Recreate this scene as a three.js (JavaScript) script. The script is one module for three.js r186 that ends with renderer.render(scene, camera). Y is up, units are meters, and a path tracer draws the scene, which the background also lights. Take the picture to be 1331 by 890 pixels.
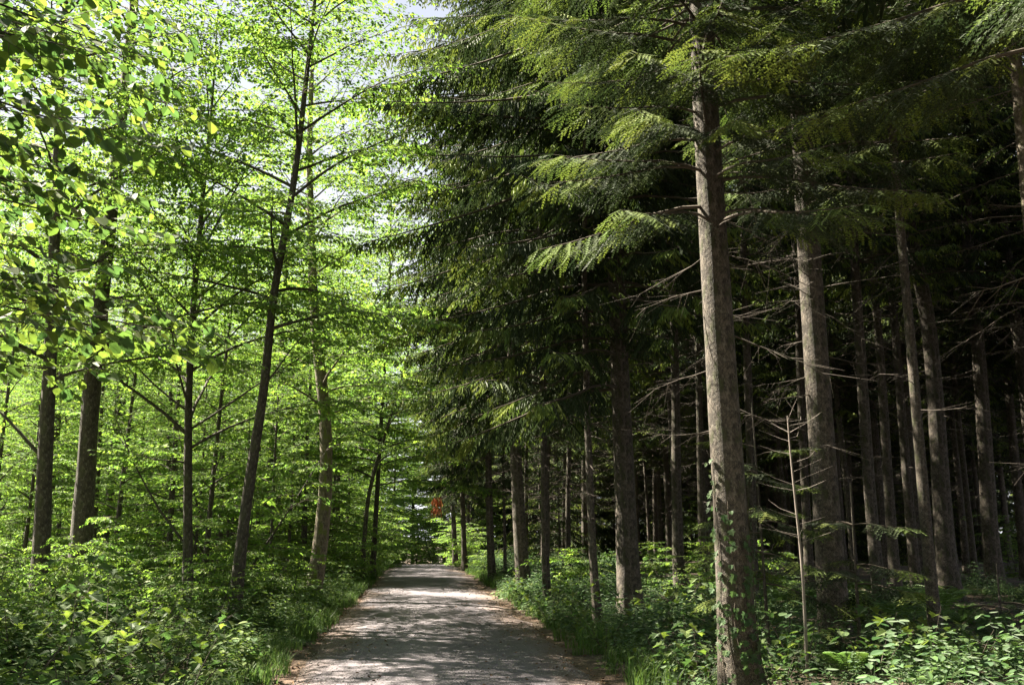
import * as THREE from 'three';

// ------------------------------------------------------------------ camera, sky, sun, exposure
const PW = 1331, PH = 890, FOCAL = 1200, HORIZON = 697;           // the photograph's size, focal length and eye level in its pixels
const PITCH = Math.atan((HORIZON - PH / 2) / FOCAL), YAW = -Math.atan(120 / FOCAL);
const scene = new THREE.Scene();
const camera = new THREE.PerspectiveCamera(2 * Math.atan(PH / 2 / FOCAL) * 180 / Math.PI, PW / PH, 0.1, 2000);
camera.position.set(0, 1.6, 0);
camera.rotation.set(PITCH, YAW, 0, 'YXZ');
camera.updateMatrixWorld(true);

const SUN_EL = 48 * Math.PI / 180, SUN_AHEAD = 31 * Math.PI / 180;
const SUN = new THREE.Vector3(-Math.cos(SUN_EL) * Math.cos(SUN_AHEAD), Math.sin(SUN_EL), -Math.cos(SUN_EL) * Math.sin(SUN_AHEAD));
{
  const w = 256, h = 128, d = new Float32Array(w * h * 4), v = new THREE.Vector3();
  for (let r = 0; r < h; r++) for (let c = 0; c < w; c++) {
    const up = ((r + 0.5) / h - 0.5) * Math.PI, a = ((c + 0.5) / w - 0.5) * 2 * Math.PI;
    v.set(Math.cos(a) * Math.cos(up), Math.sin(up), Math.sin(a) * Math.cos(up));
    const k = Math.pow(1 - Math.max(0, v.y), 1.5), g = Math.pow(Math.max(0, v.dot(SUN)), 8) * 0.11;
    const i = (r * w + c) * 4;
    d[i] = 0.032 + 0.180 * k + g; d[i + 1] = 0.042 + 0.172 * k + g; d[i + 2] = 0.066 + 0.155 * k + g * 0.9; d[i + 3] = 1;
  }
  const t = new THREE.DataTexture(d, w, h, THREE.RGBAFormat, THREE.FloatType);
  t.mapping = THREE.EquirectangularReflectionMapping; t.magFilter = THREE.LinearFilter; t.needsUpdate = true;
  scene.background = t; scene.environment = t;
}
const sun = new THREE.DirectionalLight(new THREE.Color(1, 0.91, 0.74), 5);
sun.name = 'sun'; sun.position.copy(SUN).multiplyScalar(80).add(new THREE.Vector3(0, 0, -25)); sun.target.position.set(0, 0, -25);
sun.castShadow = true; sun.shadow.mapSize.set(4096, 4096);
Object.assign(sun.shadow.camera, { left: -50, right: 50, top: 50, bottom: -50, near: 1, far: 200 });
scene.add(sun, sun.target);
const renderer = new THREE.WebGLRenderer({ antialias: true });
renderer.toneMapping = THREE.LinearToneMapping; renderer.toneMappingExposure = 8.2;
renderer.shadowMap.enabled = true;

// ------------------------------------------------------------------ helpers
function rngOf(seed) { let s = seed | 0; return () => { s = (s + 0x6d2b79f5) | 0; let t = Math.imul(s ^ (s >>> 15), 1 | s); t = (t + Math.imul(t ^ (t >>> 7), 61 | t)) ^ t; return ((t ^ (t >>> 14)) >>> 0) / 4294967296; }; }
const V = (x, y, z) => new THREE.Vector3(x, y, z), UPV = V(0, 1, 0), lerp = (a, b, t) => a + (b - a) * t, clamp = (x, a, b) => Math.min(b, Math.max(a, x));
const smooth = (a, b, x) => { const t = clamp((x - a) / (b - a), 0, 1); return t * t * (3 - 2 * t); };
const hash2 = (x, y, s) => { let h = Math.imul(x, 374761393) ^ Math.imul(y, 668265263) ^ Math.imul(s, 1274126177); h = Math.imul(h ^ (h >>> 13), 1274126177); return ((h ^ (h >>> 16)) >>> 0) / 4294967296; };
function vnoise(x, y, s = 1, per = 0) {   // value noise, tiling every `per` cells when given
  const ix = Math.floor(x), iy = Math.floor(y), fx = x - ix, fy = y - iy, u = fx * fx * (3 - 2 * fx), v = fy * fy * (3 - 2 * fy);
  const m = per ? (k) => ((k % per) + per) % per : (k) => k;
  const a = hash2(m(ix), m(iy), s), b = hash2(m(ix + 1), m(iy), s), c = hash2(m(ix), m(iy + 1), s), e = hash2(m(ix + 1), m(iy + 1), s);
  return lerp(lerp(a, b, u), lerp(c, e, u), v);
}
const fbm = (x, y, s, o = 4, per = 0) => { let a = 0, k = 0.5, n = 0; for (let i = 0; i < o; i++) { a += k * vnoise(x, y, s + i * 17, per); n += k; x *= 2; y *= 2; per *= 2; k *= 0.5; } return a / n; };
const taken = {};
const numbered = (n) => { const k = taken[n] = (taken[n] ?? -1) + 1; return k ? n + '_' + String(k).padStart(3, '0') : n; };
const shade = (o) => { o.traverse((m) => { if (m.isMesh) { m.castShadow = true; m.receiveShadow = true; } }); return o; };
function part(name, geometry, material, parent, kind) {
  const m = new THREE.Mesh(geometry, material); m.name = name; parent.add(m);
  if (kind) m.userData.kind = kind;
  return m;
}
function thing(name, label, category, group) {
  const o = new THREE.Group(); o.name = numbered(name); o.userData = { label, category };
  if (group) o.userData.group = group;
  scene.add(o); return o;
}
function copyOf(src, name, label, category, group) {
  const o = src.clone(); o.name = numbered(name); o.userData = { label, category };
  if (group) o.userData.group = group;
  scene.add(o); return o;
}
// a photograph pixel on the vertical plane `depth` metres ahead of the camera
const FWD = V(-Math.sin(YAW), 0, -Math.cos(YAW)), RIGHT = V(Math.cos(YAW), 0, -Math.sin(YAW));
function pix(px, py, depth) {
  const d = V((px - PW / 2) / FOCAL, (PH / 2 - py) / FOCAL, -1).applyEuler(camera.rotation);
  return d.multiplyScalar(depth / d.dot(FWD)).add(camera.position);
}
const depthOf = (x, z) => x * FWD.x + z * FWD.z;
const columnOf = (x, z) => PW / 2 + FOCAL * (x * RIGHT.x + z * RIGHT.z) / (Math.max(0.1, depthOf(x, z)) * Math.cos(PITCH));
const inFrame = (x, z, margin = 60) => depthOf(x, z) > 1 && columnOf(x, z) > -margin && columnOf(x, z) < PW + margin;

class Acc {
  constructor(hasNormals = false, colours = true) { this.p = []; this.n = hasNormals ? [] : null; this.c = colours ? [] : null; this.u = []; this.i = []; }
  get count() { return this.p.length / 3; }
  v(x, y, z, col, u = 0, v = 0, nx = 0, ny = 0, nz = 0) { this.p.push(x, y, z); this.u.push(u, v); if (this.c) this.c.push(col[0], col[1], col[2]); if (this.n) this.n.push(nx, ny, nz); }
  build() {
    const g = new THREE.BufferGeometry();
    g.setAttribute('position', new THREE.BufferAttribute(new Float32Array(this.p), 3));
    g.setAttribute('uv', new THREE.BufferAttribute(new Float32Array(this.u), 2));
    if (this.c) g.setAttribute('color', new THREE.BufferAttribute(new Float32Array(this.c), 3));
    if (this.n) g.setAttribute('normal', new THREE.BufferAttribute(new Float32Array(this.n), 3));
    g.setIndex(new THREE.BufferAttribute(new Uint32Array(this.i), 1));
    return g;
  }
}
// a tapering tube along points; u winds a whole number of times, v runs in metres
function tube(acc, pts, radii, sides, col = [1, 1, 1], bump = null, tile = 1) {
  const n = pts.length, t = V(), a = V(), b = V(), q = V(), start = acc.count;
  let len = 0; const k = Math.max(1, Math.round(2 * Math.PI * radii[0] / tile));
  t.subVectors(pts[1], pts[0]).normalize();
  a.set(Math.abs(t.y) > 0.9 ? 1 : 0, Math.abs(t.y) > 0.9 ? 0 : 1, 0).cross(t).normalize();
  for (let i = 0; i < n; i++) {
    t.subVectors(pts[Math.min(n - 1, i + 1)], pts[Math.max(0, i - 1)]).normalize();
    a.addScaledVector(t, -a.dot(t)).normalize(); b.crossVectors(t, a);
    if (i) len += pts[i].distanceTo(pts[i - 1]);
    for (let j = 0; j <= sides; j++) {
      const w = j / sides * Math.PI * 2, c = Math.cos(w), s = Math.sin(w), r = radii[i] * (bump ? bump(w, len, i) : 1);
      q.copy(a).multiplyScalar(c).addScaledVector(b, s);
      acc.v(pts[i].x + q.x * r, pts[i].y + q.y * r, pts[i].z + q.z * r, col, j / sides * k, len / tile, q.x, q.y, q.z);
    }
  }
  for (let i = 0; i < n - 1; i++) for (let j = 0; j < sides; j++) {
    const o = start + i * (sides + 1) + j, e = o + sides + 1;
    acc.i.push(o, o + 1, e, o + 1, e + 1, e);
  }
}
// leaf outlines: right half from base to tip as [across, along] shares of the width and length
const OVAL = [[0.42, 0.28], [0.5, 0.58], [0.28, 0.86]], DIAMOND = [[0.5, 0.45]], MAPLE = [[0.34, 0.04], [0.62, 0.22], [0.3, 0.36], [0.6, 0.66], [0.26, 0.66]], LANCE = [[0.45, 0.25], [0.35, 0.7]];
const _s = V(), _q = V();
function leaf(acc, p, d, n, L, W, col, shape = DIAMOND, fold = 0.22, curl = 0.12) {
  _s.crossVectors(d, n).normalize(); _q.crossVectors(_s, d).normalize();
  const b = acc.count, put = (x, y, up, c) => acc.v(p.x + _s.x * x + d.x * y + _q.x * up, p.y + _s.y * x + d.y * y + _q.y * up, p.z + _s.z * x + d.z * y + _q.z * up, c, x, y);
  put(0, 0, 0, col); put(0, L, -curl * L, col);
  for (const side of [1, -1]) {
    const s = acc.count;
    for (const [x, y] of shape) put(side * x * W, y * L, fold * x * W * 2 * 0.5 - curl * L * y * y, col);
    let prev = b;
    const ring = [b, ...shape.map((_, k) => s + k), b + 1];
    if (shape.length === 1) { side > 0 ? acc.i.push(b, s, b + 1) : acc.i.push(b, b + 1, s); continue; }
    for (let k = 1; k < ring.length - 1; k++) { side > 0 ? acc.i.push(ring[0], ring[k], ring[k + 1]) : acc.i.push(ring[0], ring[k + 1], ring[k]); }
  }
}
function geoOf(acc) { return acc.build(); }
const jitter = (r, c, k) => { const a = 1 + (r() - 0.5) * 2 * k, b = 1 + (r() - 0.5) * k; return [c[0] * a * b, c[1] * a, c[2] * a * (1 + (r() - 0.5) * k)]; };

// ------------------------------------------------------------------ textures and materials
function texture(size, fn, srgb) {
  const d = new Uint8Array(size * size * 4);
  for (let y = 0; y < size; y++) for (let x = 0; x < size; x++) { const c = fn(x / size, y / size), i = (y * size + x) * 4; d[i] = clamp(c[0], 0, 1) * 255; d[i + 1] = clamp(c[1], 0, 1) * 255; d[i + 2] = clamp(c[2], 0, 1) * 255; d[i + 3] = 255; }
  const t = new THREE.DataTexture(d, size, size); t.wrapS = t.wrapT = THREE.RepeatWrapping; t.magFilter = THREE.LinearFilter; t.minFilter = THREE.LinearMipmapLinearFilter; t.generateMipmaps = true;
  if (srgb) t.colorSpace = THREE.SRGBColorSpace;
  t.needsUpdate = true; return t;
}
const enc = (x) => x <= 0.0031308 ? 12.92 * x : 1.055 * Math.pow(x, 1 / 2.4) - 0.055, mixc = (a, b, t) => [lerp(a[0], b[0], t), lerp(a[1], b[1], t), lerp(a[2], b[2], t)];
function barkPair(seed, dark, light, moss, amount, stretch) {   // scaly bark with lichen and moss patches
  const S = 512;
  const height = (u, v) => {   // flakes: cells of uneven size with thin dark joints, over fine grain
    const wx = (fbm(u * 6, v * 6, seed + 5, 4, 6) - 0.5) * 3.2, cx = u * 24 + wx, cy = v * 24 / stretch + (fbm(u * 6, v * 6, seed + 25, 4, 6) - 0.5) * 3.2;
    let a = 9, b = 9, id = 0;
    for (let y = -1; y <= 1; y++) for (let x = -1; x <= 1; x++) {
      const ix = Math.floor(cx) + x, iy = Math.floor(cy) + y, mx = ((ix % 24) + 24) % 24, ny = 24 / stretch, my = ((iy % ny) + ny) % ny;
      const d = Math.hypot(ix + hash2(mx, my, seed) - cx, iy + hash2(mx, my, seed + 1) - cy);
      if (d < a) { b = a; a = d; id = hash2(mx, my, seed + 2); } else if (d < b) b = d;
    }
    return clamp(0.22 * smooth(0.0, 0.3, b - a) + 0.2 * id + 0.58 * fbm(u * 8, v * 8, seed + 9, 5, 8), 0, 1);
  };
  const colour = texture(S, (u, v) => {
    const h = height(u, v), m = smooth(0.56, 0.7, fbm(u * 3, v * 3, seed + 40, 5, 3)), l = smooth(0.58, 0.75, fbm(u * 12, v * 12, seed + 60, 4, 12));
    let c = mixc(dark, light, smooth(0.3, 0.85, h) * (0.55 + 0.75 * fbm(u * 2, v * 2, seed + 80, 4, 2)));
    c = mixc(c, [0.20, 0.185, 0.155], l * 0.4);
    c = mixc(c, moss, m * amount * (0.6 + 0.4 * vnoise(u * 80, v * 80, seed)));
    return c.map(enc);
  }, true);
  return { map: colour, bumpMap: texture(S, (u, v) => { const h = height(u, v); return [h, h, h]; }) };
}
const bark = (p, scale) => new THREE.MeshStandardMaterial({ ...p, bumpScale: scale, roughness: 0.92 });
const M = {};
{
  const spruce = barkPair(11, [0.020, 0.0155, 0.012], [0.122, 0.100, 0.080], [0.045, 0.050, 0.017], 0.9, 1);
  const mossy = barkPair(51, [0.07, 0.055, 0.04], [0.24, 0.20, 0.15], [0.13, 0.16, 0.03], 0.95, 2);
  const broad = barkPair(91, [0.03, 0.025, 0.02], [0.09, 0.074, 0.058], [0.06, 0.07, 0.025], 0.5, 2);
  M.spruceBark = bark(spruce, 0.022); M.mossBark = bark(mossy, 0.015); M.broadBark = bark(broad, 0.015);
  M.deadwood = new THREE.MeshStandardMaterial({ color: new THREE.Color().setRGB(0.066, 0.054, 0.044), roughness: 0.95 });
  M.twig = new THREE.MeshStandardMaterial({ color: new THREE.Color().setRGB(0.06, 0.047, 0.035), roughness: 0.95 });
  M.paleStem = new THREE.MeshStandardMaterial({ color: new THREE.Color().setRGB(0.20, 0.17, 0.15), roughness: 0.9 });
  const foliage = (through, coat) => new THREE.MeshPhysicalMaterial({ color: 0xffffff, vertexColors: true, roughness: 1, transmission: through, thickness: 0, clearcoat: coat, clearcoatRoughness: 0.42, side: THREE.DoubleSide, specularIntensity: 0.35 });
  M.leaf = foliage(0.66, 0.2); M.herb = foliage(0.5, 0.18); M.needle = foliage(0.28, 0.08); M.litter = new THREE.MeshStandardMaterial({ vertexColors: true, roughness: 1, side: THREE.DoubleSide });
  const gravel = (u, v) => { const f = vnoise(u * 256, v * 256, 7, 256), g = vnoise(u * 120, v * 120, 8, 120), m = fbm(u * 16, v * 16, 9, 3, 16); return [f, g, m]; };
  M.road = new THREE.MeshStandardMaterial({
    vertexColors: true, roughness: 0.95, bumpScale: 0.014,
    map: texture(1024, (u, v) => { const [f, g, m] = gravel(u, v), h = 0.35 * f + 0.4 * g + 0.25 * m, k = lerp(0.55, 1.0, smooth(0.2, 0.8, h)); return [k, k * 0.985, k * 0.975].map(enc); }, true),
    bumpMap: texture(1024, (u, v) => { const [f, g, m] = gravel(u, v), h = 0.4 * f + 0.5 * g + 0.1 * m; return [h, h, h]; }),
  });
  M.ground = new THREE.MeshStandardMaterial({
    vertexColors: true, roughness: 1, bumpScale: 0.03,
    map: texture(512, (u, v) => { const h = 0.5 * vnoise(u * 90, v * 90, 3, 90) + 0.5 * fbm(u * 24, v * 24, 4, 3, 24), k = lerp(0.4, 1, smooth(0.25, 0.75, h)); return [k, k * 0.95, k * 0.9].map(enc); }, true),
    bumpMap: texture(512, (u, v) => { const h = 0.5 * vnoise(u * 90, v * 90, 3, 90) + 0.5 * fbm(u * 24, v * 24, 4, 3, 24); return [h, h, h]; }),
  });
}

// ------------------------------------------------------------------ ground and road
const ROAD_L = -1.5, ROAD_R = 2.12;
const dip = (z) => { const d = Math.max(0, -z - 52); return -Math.min(2.6, d * d * 0.0035); };
const bank = (x, z) => { const e = Math.max(ROAD_L - x, x - ROAD_R); return smooth(0.1, 2.2, e) * 0.16 + (x < 0 ? smooth(1, 6, e) * 0.15 : 0); };
const groundY = (x, z) => { const e = Math.max(ROAD_L - x, x - ROAD_R); return dip(z) + bank(x, z) + smooth(0.2, 3, e) * (fbm(x * 0.35 + 40, z * 0.35 + 90, 77, 3) - 0.5) * 0.3 - (e < 0 ? 0.03 * smooth(0, 0.4, -e) : 0); };
{
  const xs = [], zs = [];
  for (let x = -900; x < -40; x += 43) xs.push(x);
  for (let x = -40; x < -6; x += 1) xs.push(x);
  for (let x = -6; x < 8; x += 0.2) xs.push(x);
  for (let x = 8; x < 48; x += 1) xs.push(x);
  for (let x = 48; x <= 908; x += 43) xs.push(x);
  for (let z = 900; z > 20; z -= 44) zs.push(z);
  for (let z = 20; z > -100; z -= 0.5) zs.push(z);
  for (let z = -100; z >= -1000; z -= 45) zs.push(z);
  const a = new Acc(false, true);
  for (const z of zs) for (const x of xs) {
    const e = Math.max(ROAD_L - x, x - ROAD_R), red = smooth(1.2, 0, e) * smooth(0.3, 0.6, fbm(x * 2.2, z * 0.9, 15, 3)), m = fbm(x * 0.5, z * 0.5, 31, 3);
    let c = mixc([0.085, 0.062, 0.042], [0.06, 0.052, 0.032], smooth(0.35, 0.65, m));
    c = mixc(c, [0.16, 0.105, 0.075], red);
    a.v(x, groundY(x, z), z, c, x * 0.7, z * 0.7);
  }
  const n = xs.length;
  for (let j = 0; j < zs.length - 1; j++) for (let i = 0; i < n - 1; i++) { const o = j * n + i; a.i.push(o, o + 1, o + n, o + 1, o + n + 1, o + n); }
  const g = a.build(); g.computeVertexNormals();
  const m = new THREE.Mesh(g, M.ground); m.name = 'ground'; m.receiveShadow = true; m.userData = { kind: 'structure', label: 'brown forest floor of needles and soil under the trees', category: 'ground' }; scene.add(m);
}
{
  const a = new Acc(false, true), cols = 36, rows = 420;
  const edge = (z, s) => (fbm(z * 0.5, s, 21 + s, 3) - 0.5) * 0.5;
  for (let j = 0; j <= rows; j++) {
    const z = 12 - j * 0.2, l = ROAD_L + edge(z, 1), r = ROAD_R + edge(z, 2);
    for (let i = 0; i <= cols; i++) {
      const t = i / cols, x = lerp(l, r, t), e = Math.min(x - l, r - x), mid = (t - 0.5) * 2;
      const y = dip(z) + 0.035 * (1 - mid * mid) + 0.012 * (fbm(x * 1.5, z * 0.8, 41, 3) - 0.5) - 0.035 * smooth(0.18, 0, e);
      const dirt = smooth(0.75, 0.05, e + (fbm(x * 1.8, z * 0.7, 61, 4) - 0.5) * 1.1), pale = fbm(x * 0.9, z * 0.25, 71, 4);
      let c = mixc([0.136, 0.121, 0.141], [0.208, 0.188, 0.213], smooth(0.3, 0.7, pale));
      c = mixc(c, [0.15, 0.105, 0.085], dirt * 0.85);
      a.v(x, y + 0.012, z, c, x * 0.5, z * 0.5);
    }
  }
  const n = cols + 1;
  for (let j = 0; j < rows; j++) for (let i = 0; i < cols; i++) { const o = j * n + i; a.i.push(o, o + 1, o + n, o + 1, o + n + 1, o + n); }
  const g = a.build(); g.computeVertexNormals();
  const m = new THREE.Mesh(g, M.road); m.name = 'road'; m.receiveShadow = true; m.userData = { kind: 'structure', label: 'pale grey gravel road running straight through the forest', category: 'road' }; scene.add(m);
}

// ------------------------------------------------------------------ broadleaf trees
// spine: points of the trunk in the tree's own axes, from its base at the origin
function straightSpine(r, H, lean = 0.02) {
  const a = r() * 6.28, pts = [], n = Math.round(H / 0.6);
  let x = 0, z = 0, dx = Math.cos(a) * lean, dz = Math.sin(a) * lean;
  for (let i = 0; i <= n; i++) { pts.push(V(x, H * i / n - 0.15 * (i === 0), z)); dx += (r() - 0.5) * 0.02; dz += (r() - 0.5) * 0.02; x += dx * 0.6; z += dz * 0.6; }
  return pts;
}
// trunk through photograph pixels, then on upwards to the height H; returns { base, spine }
function heroSpine(pxs, depth, H, r, straighten = 0.5) {
  const b = pix(pxs[0][0], pxs[0][1], depth), pts = pxs.map(([x, y, dd = 0]) => pix(x, y, depth + dd));
  b.y = groundY(b.x, b.z); pts[0].copy(b);
  const last = pts[pts.length - 1], dir = V().subVectors(last, pts[pts.length - 2]).normalize().lerp(UPV, straighten).normalize();
  while (pts[pts.length - 1].y - b.y < H - 2.5) { const q = pts[pts.length - 1].clone().addScaledVector(dir, 2.5); q.x += (r() - 0.5) * 0.15; q.z += (r() - 0.5) * 0.15; pts.push(q); }
  const c = new THREE.CatmullRomCurve3(pts, false, 'centripetal'), out = c.getSpacedPoints(Math.round(H / 0.4)).map((p) => p.sub(b));
  out[0].y = -0.15;
  return { base: b, spine: out };
}
function trunkGeometry(spine, r0, r, sides = 18, power = 0.8, flare = 0.5, tile = 0.6, rough = 0.1) {
  const a = new Acc(true, false), n = spine.length - 1, H = spine[n].y, s = r() * 100;
  const radii = spine.map((p) => Math.max(0.012, r0 * (Math.pow(1 - clamp(p.y / (H * 1.02), 0, 1), power) + flare * (0.5 * Math.exp(-Math.max(0, p.y) / 0.2) + 0.5 * Math.exp(-Math.max(0, p.y) / 0.9)))));
  tube(a, spine, radii, sides, [1, 1, 1], (w, l) => 1 + rough * (fbm(Math.cos(w) * 1.6 + s, Math.sin(w) * 1.6 + l * 0.9, 5, 3) - 0.5) * 2 + 0.5 * flare * Math.exp(-l / 0.4) * Math.sin(w * 5 + s), tile);
  const g = a.build(); g.computeVertexNormals(); fixSeam(g, sides);
  return { g, radiusAt: (t) => radii[Math.round(clamp(t, 0, 1) * n)] };
}
function fixSeam(g, sides) {   // the first and the last vertex of each ring share a normal
  const n = g.attributes.normal, p = g.attributes.position;
  for (let o = 0; o + sides < p.count; o += sides + 1) { const x = n.getX(o) + n.getX(o + sides), y = n.getY(o) + n.getY(o + sides), z = n.getZ(o) + n.getZ(o + sides), l = Math.hypot(x, y, z) || 1; n.setXYZ(o, x / l, y / l, z / l); n.setXYZ(o + sides, x / l, y / l, z / l); }
}
const at = (pts, t) => { const f = clamp(t, 0, 1) * (pts.length - 1), i = Math.min(pts.length - 2, Math.floor(f)); return pts[i].clone().lerp(pts[i + 1], f - i); };
const dirAt = (pts, t) => { const f = clamp(t, 0, 1) * (pts.length - 1), i = Math.min(pts.length - 2, Math.floor(f)); return pts[i + 1].clone().sub(pts[i]).normalize(); };
const tmpD = V(), tmpN = V(), tmpP = V();
// leafy side shoots along a limb, lying in flat layers
function leafSprays(o, r, pts, L, leaves, twigs, from = 0.2) {
  const step = o.subStep ?? 0.3, n = Math.max(3, Math.round(L * (1 - from) / step));
  for (let k = 0; k <= n; k++) {
    const t = from + (1 - from) * (k + r() * 0.5) / (n + 0.5), side = k % 2 ? 1 : -1, p = at(pts, t), d = dirAt(pts, t);
    const ang = k === n ? 0 : side * (0.6 + r() * 0.5), sd = d.clone().setY(d.y * 0.35).normalize().applyAxisAngle(UPV, ang); sd.y += (r() - 0.45) * 0.35; sd.normalize();
    const sl = (o.subLen ?? 1.3) * (0.5 + 0.7 * r()) * (1 - 0.45 * t), sp = [p];
    for (let i = 1; i <= 3; i++) { sd.y -= 0.05; sd.x += (r() - 0.5) * 0.25; sd.z += (r() - 0.5) * 0.25; sd.normalize(); sp.push(sp[i - 1].clone().addScaledVector(sd, sl / 3)); }
    tube(twigs, sp, [0.009, 0.006, 0.004, 0.002].map((x) => x * (o.twigScale ?? 1)), 3);
    const tw = Math.max(2, Math.round(sl / (o.twigStep ?? 0.16)));
    for (let j = 0; j <= tw; j++) {
      const tt = (j + 0.4 + r() * 0.4) / (tw + 0.8), q = at(sp, tt), e = dirAt(sp, tt), ts = j % 2 ? 1 : -1;
      const td = e.clone().applyAxisAngle(UPV, j === tw ? 0 : ts * (0.55 + r() * 0.6)); td.y += (r() - 0.5) * 0.4 - 0.05; td.normalize();
      td.y -= 0.25 * r() * r(); td.normalize(); const tl = (o.twigLen ?? 0.36) * (0.6 + r() * 0.7), ln = Math.max(2, Math.round(tl / (o.leafStep ?? 0.06)));
      if (o.fineTwigs) tube(twigs, [q, q.clone().addScaledVector(td, tl)], [0.003, 0.0015], 3);
      const base = jitter(r, o.colours[Math.floor(r() * o.colours.length)], 0.18);
      for (let l = 0; l < ln; l++) {
        if (r() > (o.density ?? 1)) continue;
        tmpP.copy(q).addScaledVector(td, tl * (l + 0.5 + r() * 0.5) / ln);
        tmpD.copy(td).applyAxisAngle(UPV, (l % 2 ? 1 : -1) * (0.5 + r() * 0.6)); tmpD.y -= 0.15 + r() * 0.35; tmpD.normalize();
        tmpN.set((r() - 0.5) * 1.3, 1, (r() - 0.5) * 1.3).normalize();
        const s = (o.leafSize ?? 0.085) * (0.5 + 0.9 * r());
        if (o.emit) { o.emit(tmpP.clone(), tmpD.clone(), tmpN.clone(), s, r); continue; }
        leaf(leaves, tmpP, tmpD, tmpN, s, s * (o.leafWidth ?? 0.72), jitter(r, base, 0.1), o.leafShape ?? DIAMOND, 0.15 + r() * 0.3, r() * 0.25);
      }
    }
  }
}
function limbPath(r, start, dir, L, rise, seg = 7) {
  const pts = [start.clone()], d = dir.clone();
  for (let i = 1; i <= seg; i++) { d.y += rise / seg + (r() - 0.5) * 0.16; d.x += (r() - 0.5) * 0.22; d.z += (r() - 0.5) * 0.22; d.normalize(); pts.push(pts[i - 1].clone().addScaledVector(d, L / seg)); }
  return pts;
}
const coarser = { leafSize: 0.17, leafStep: 0.11, twigStep: 0.26, subStep: 0.42, fineTwigs: false };   // for what rises out of the picture
function broadleaf(parent, r, spine, o) {
  const H = spine[spine.length - 1].y, tr = trunkGeometry(spine, o.r0, r, o.sides ?? 14, 0.75, o.flare ?? 0.55, 0.6, 0.14);
  part('trunk', tr.g, o.bark ?? M.broadBark, parent);
  const leaves = new Acc(false, true), twigs = new Acc(true, false);
  const n = o.limbs;
  for (let k = 0; k <= n; k++) {
    const t = k === n ? 0.985 : lerp(o.from, 0.97, Math.pow((k + r() * 0.7) / n, o.bunch ?? 0.9)), az = k * 2.39996 + r() * 0.8, p = at(spine, t);
    const tall = (t - o.from) / (1 - o.from), side = o.favour ? 1 + o.favour[1] * Math.cos(az - o.favour[0]) : 1;
    const L = o.limbLen * Math.max(0.25, Math.pow(1 - tall, 0.55)) * (0.7 + 0.5 * r()) * side + 0.5, el = lerp(o.elLow ?? 0.35, 1.0, tall) + (r() - 0.5) * 0.3;
    const d = V(Math.cos(az) * Math.cos(el), Math.sin(el), Math.sin(az) * Math.cos(el));
    const pts = limbPath(r, p, d, L, lerp(-0.55, -0.1, tall)), lr = Math.min(tr.radiusAt(t) * 0.55, 0.009 + L * 0.0075);
    if (k < (o.bareLimbs ?? 999)) { const a = new Acc(true, false); tube(a, pts, pts.map((_, i) => lr * (1 - 0.85 * i / 7)), 6, [1, 1, 1], null, 0.4); part('limb', a.build(), o.bark ?? M.broadBark, parent); }
    else tube(twigs, pts, pts.map((_, i) => lr * (1 - 0.85 * i / 7)), 4);
    leafSprays(p.y > (o.fineBelow ?? 99) ? { ...o, ...coarser, density: 0.42 } : { ...o, density: (o.density ?? 1) * lerp(1, 0.5, smooth(0.3, 0.75, tall)) }, r, pts, L, leaves, twigs, o.bareFrom ?? 0.2);
  }
  for (const [t, az, el, L, lr] of o.extra ?? []) {   // limbs seen in the photograph
    const p = at(spine, t), d = V(Math.cos(az) * Math.cos(el), Math.sin(el), Math.sin(az) * Math.cos(el)), pts = limbPath(r, p, d, L, 0.25, 7), a = new Acc(true, false);
    tube(a, pts, pts.map((_, i) => lr * 0.75 * (1 - 0.8 * i / 7)), 8, [1, 1, 1], null, 0.4); part('limb', a.build(), o.bark ?? M.broadBark, parent);
    leafSprays(o, r, pts, L, leaves, twigs, 0.45);
  }
  part('twigs', twigs.build(), M.twig, parent, 'stuff');
  const c = part('crown', leaves.build(), M.leaf, parent, 'stuff');
  return c.geometry.index.count / 3;
}
const LEAVES = [[0.152, 0.250, 0.033], [0.130, 0.228, 0.033], [0.174, 0.268, 0.035], [0.110, 0.204, 0.033]];
let triangles = 0;

// ------------------------------------------------------------------ conifers
const NEEDLE = [[0.026, 0.041, 0.015], [0.033, 0.050, 0.017], [0.022, 0.036, 0.015]], FRESH = [[0.115, 0.155, 0.028], [0.085, 0.125, 0.026]];
function ribbon(acc, p, d, n, L, W, col, teeth) {   // a needled shoot: a flat toothed blade
  if (!teeth) { leaf(acc, p, d, n, L, W, col, DIAMOND, 0.5, 0.1); return; }
  _s.crossVectors(d, n).normalize(); _q.crossVectors(_s, d);
  const b = acc.count, put = (x, y, up) => acc.v(p.x + _s.x * x + d.x * y + _q.x * up, p.y + _s.y * x + d.y * y + _q.y * up, p.z + _s.z * x + d.z * y + _q.z * up, col);
  for (let k = 0; k < teeth; k++) {
    const y = L * k / teeth, w = W * 0.62 * (1 - 0.45 * k / teeth), step = L / teeth;
    for (const s of [1, -1]) { const i = acc.count; put(0, y, 0); put(s * w, y + step * 1.05, 0.25 * w); put(0, y + step * 0.72, 0); s > 0 ? acc.i.push(i, i + 1, i + 2) : acc.i.push(i, i + 2, i + 1); }
  }
}
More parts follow.
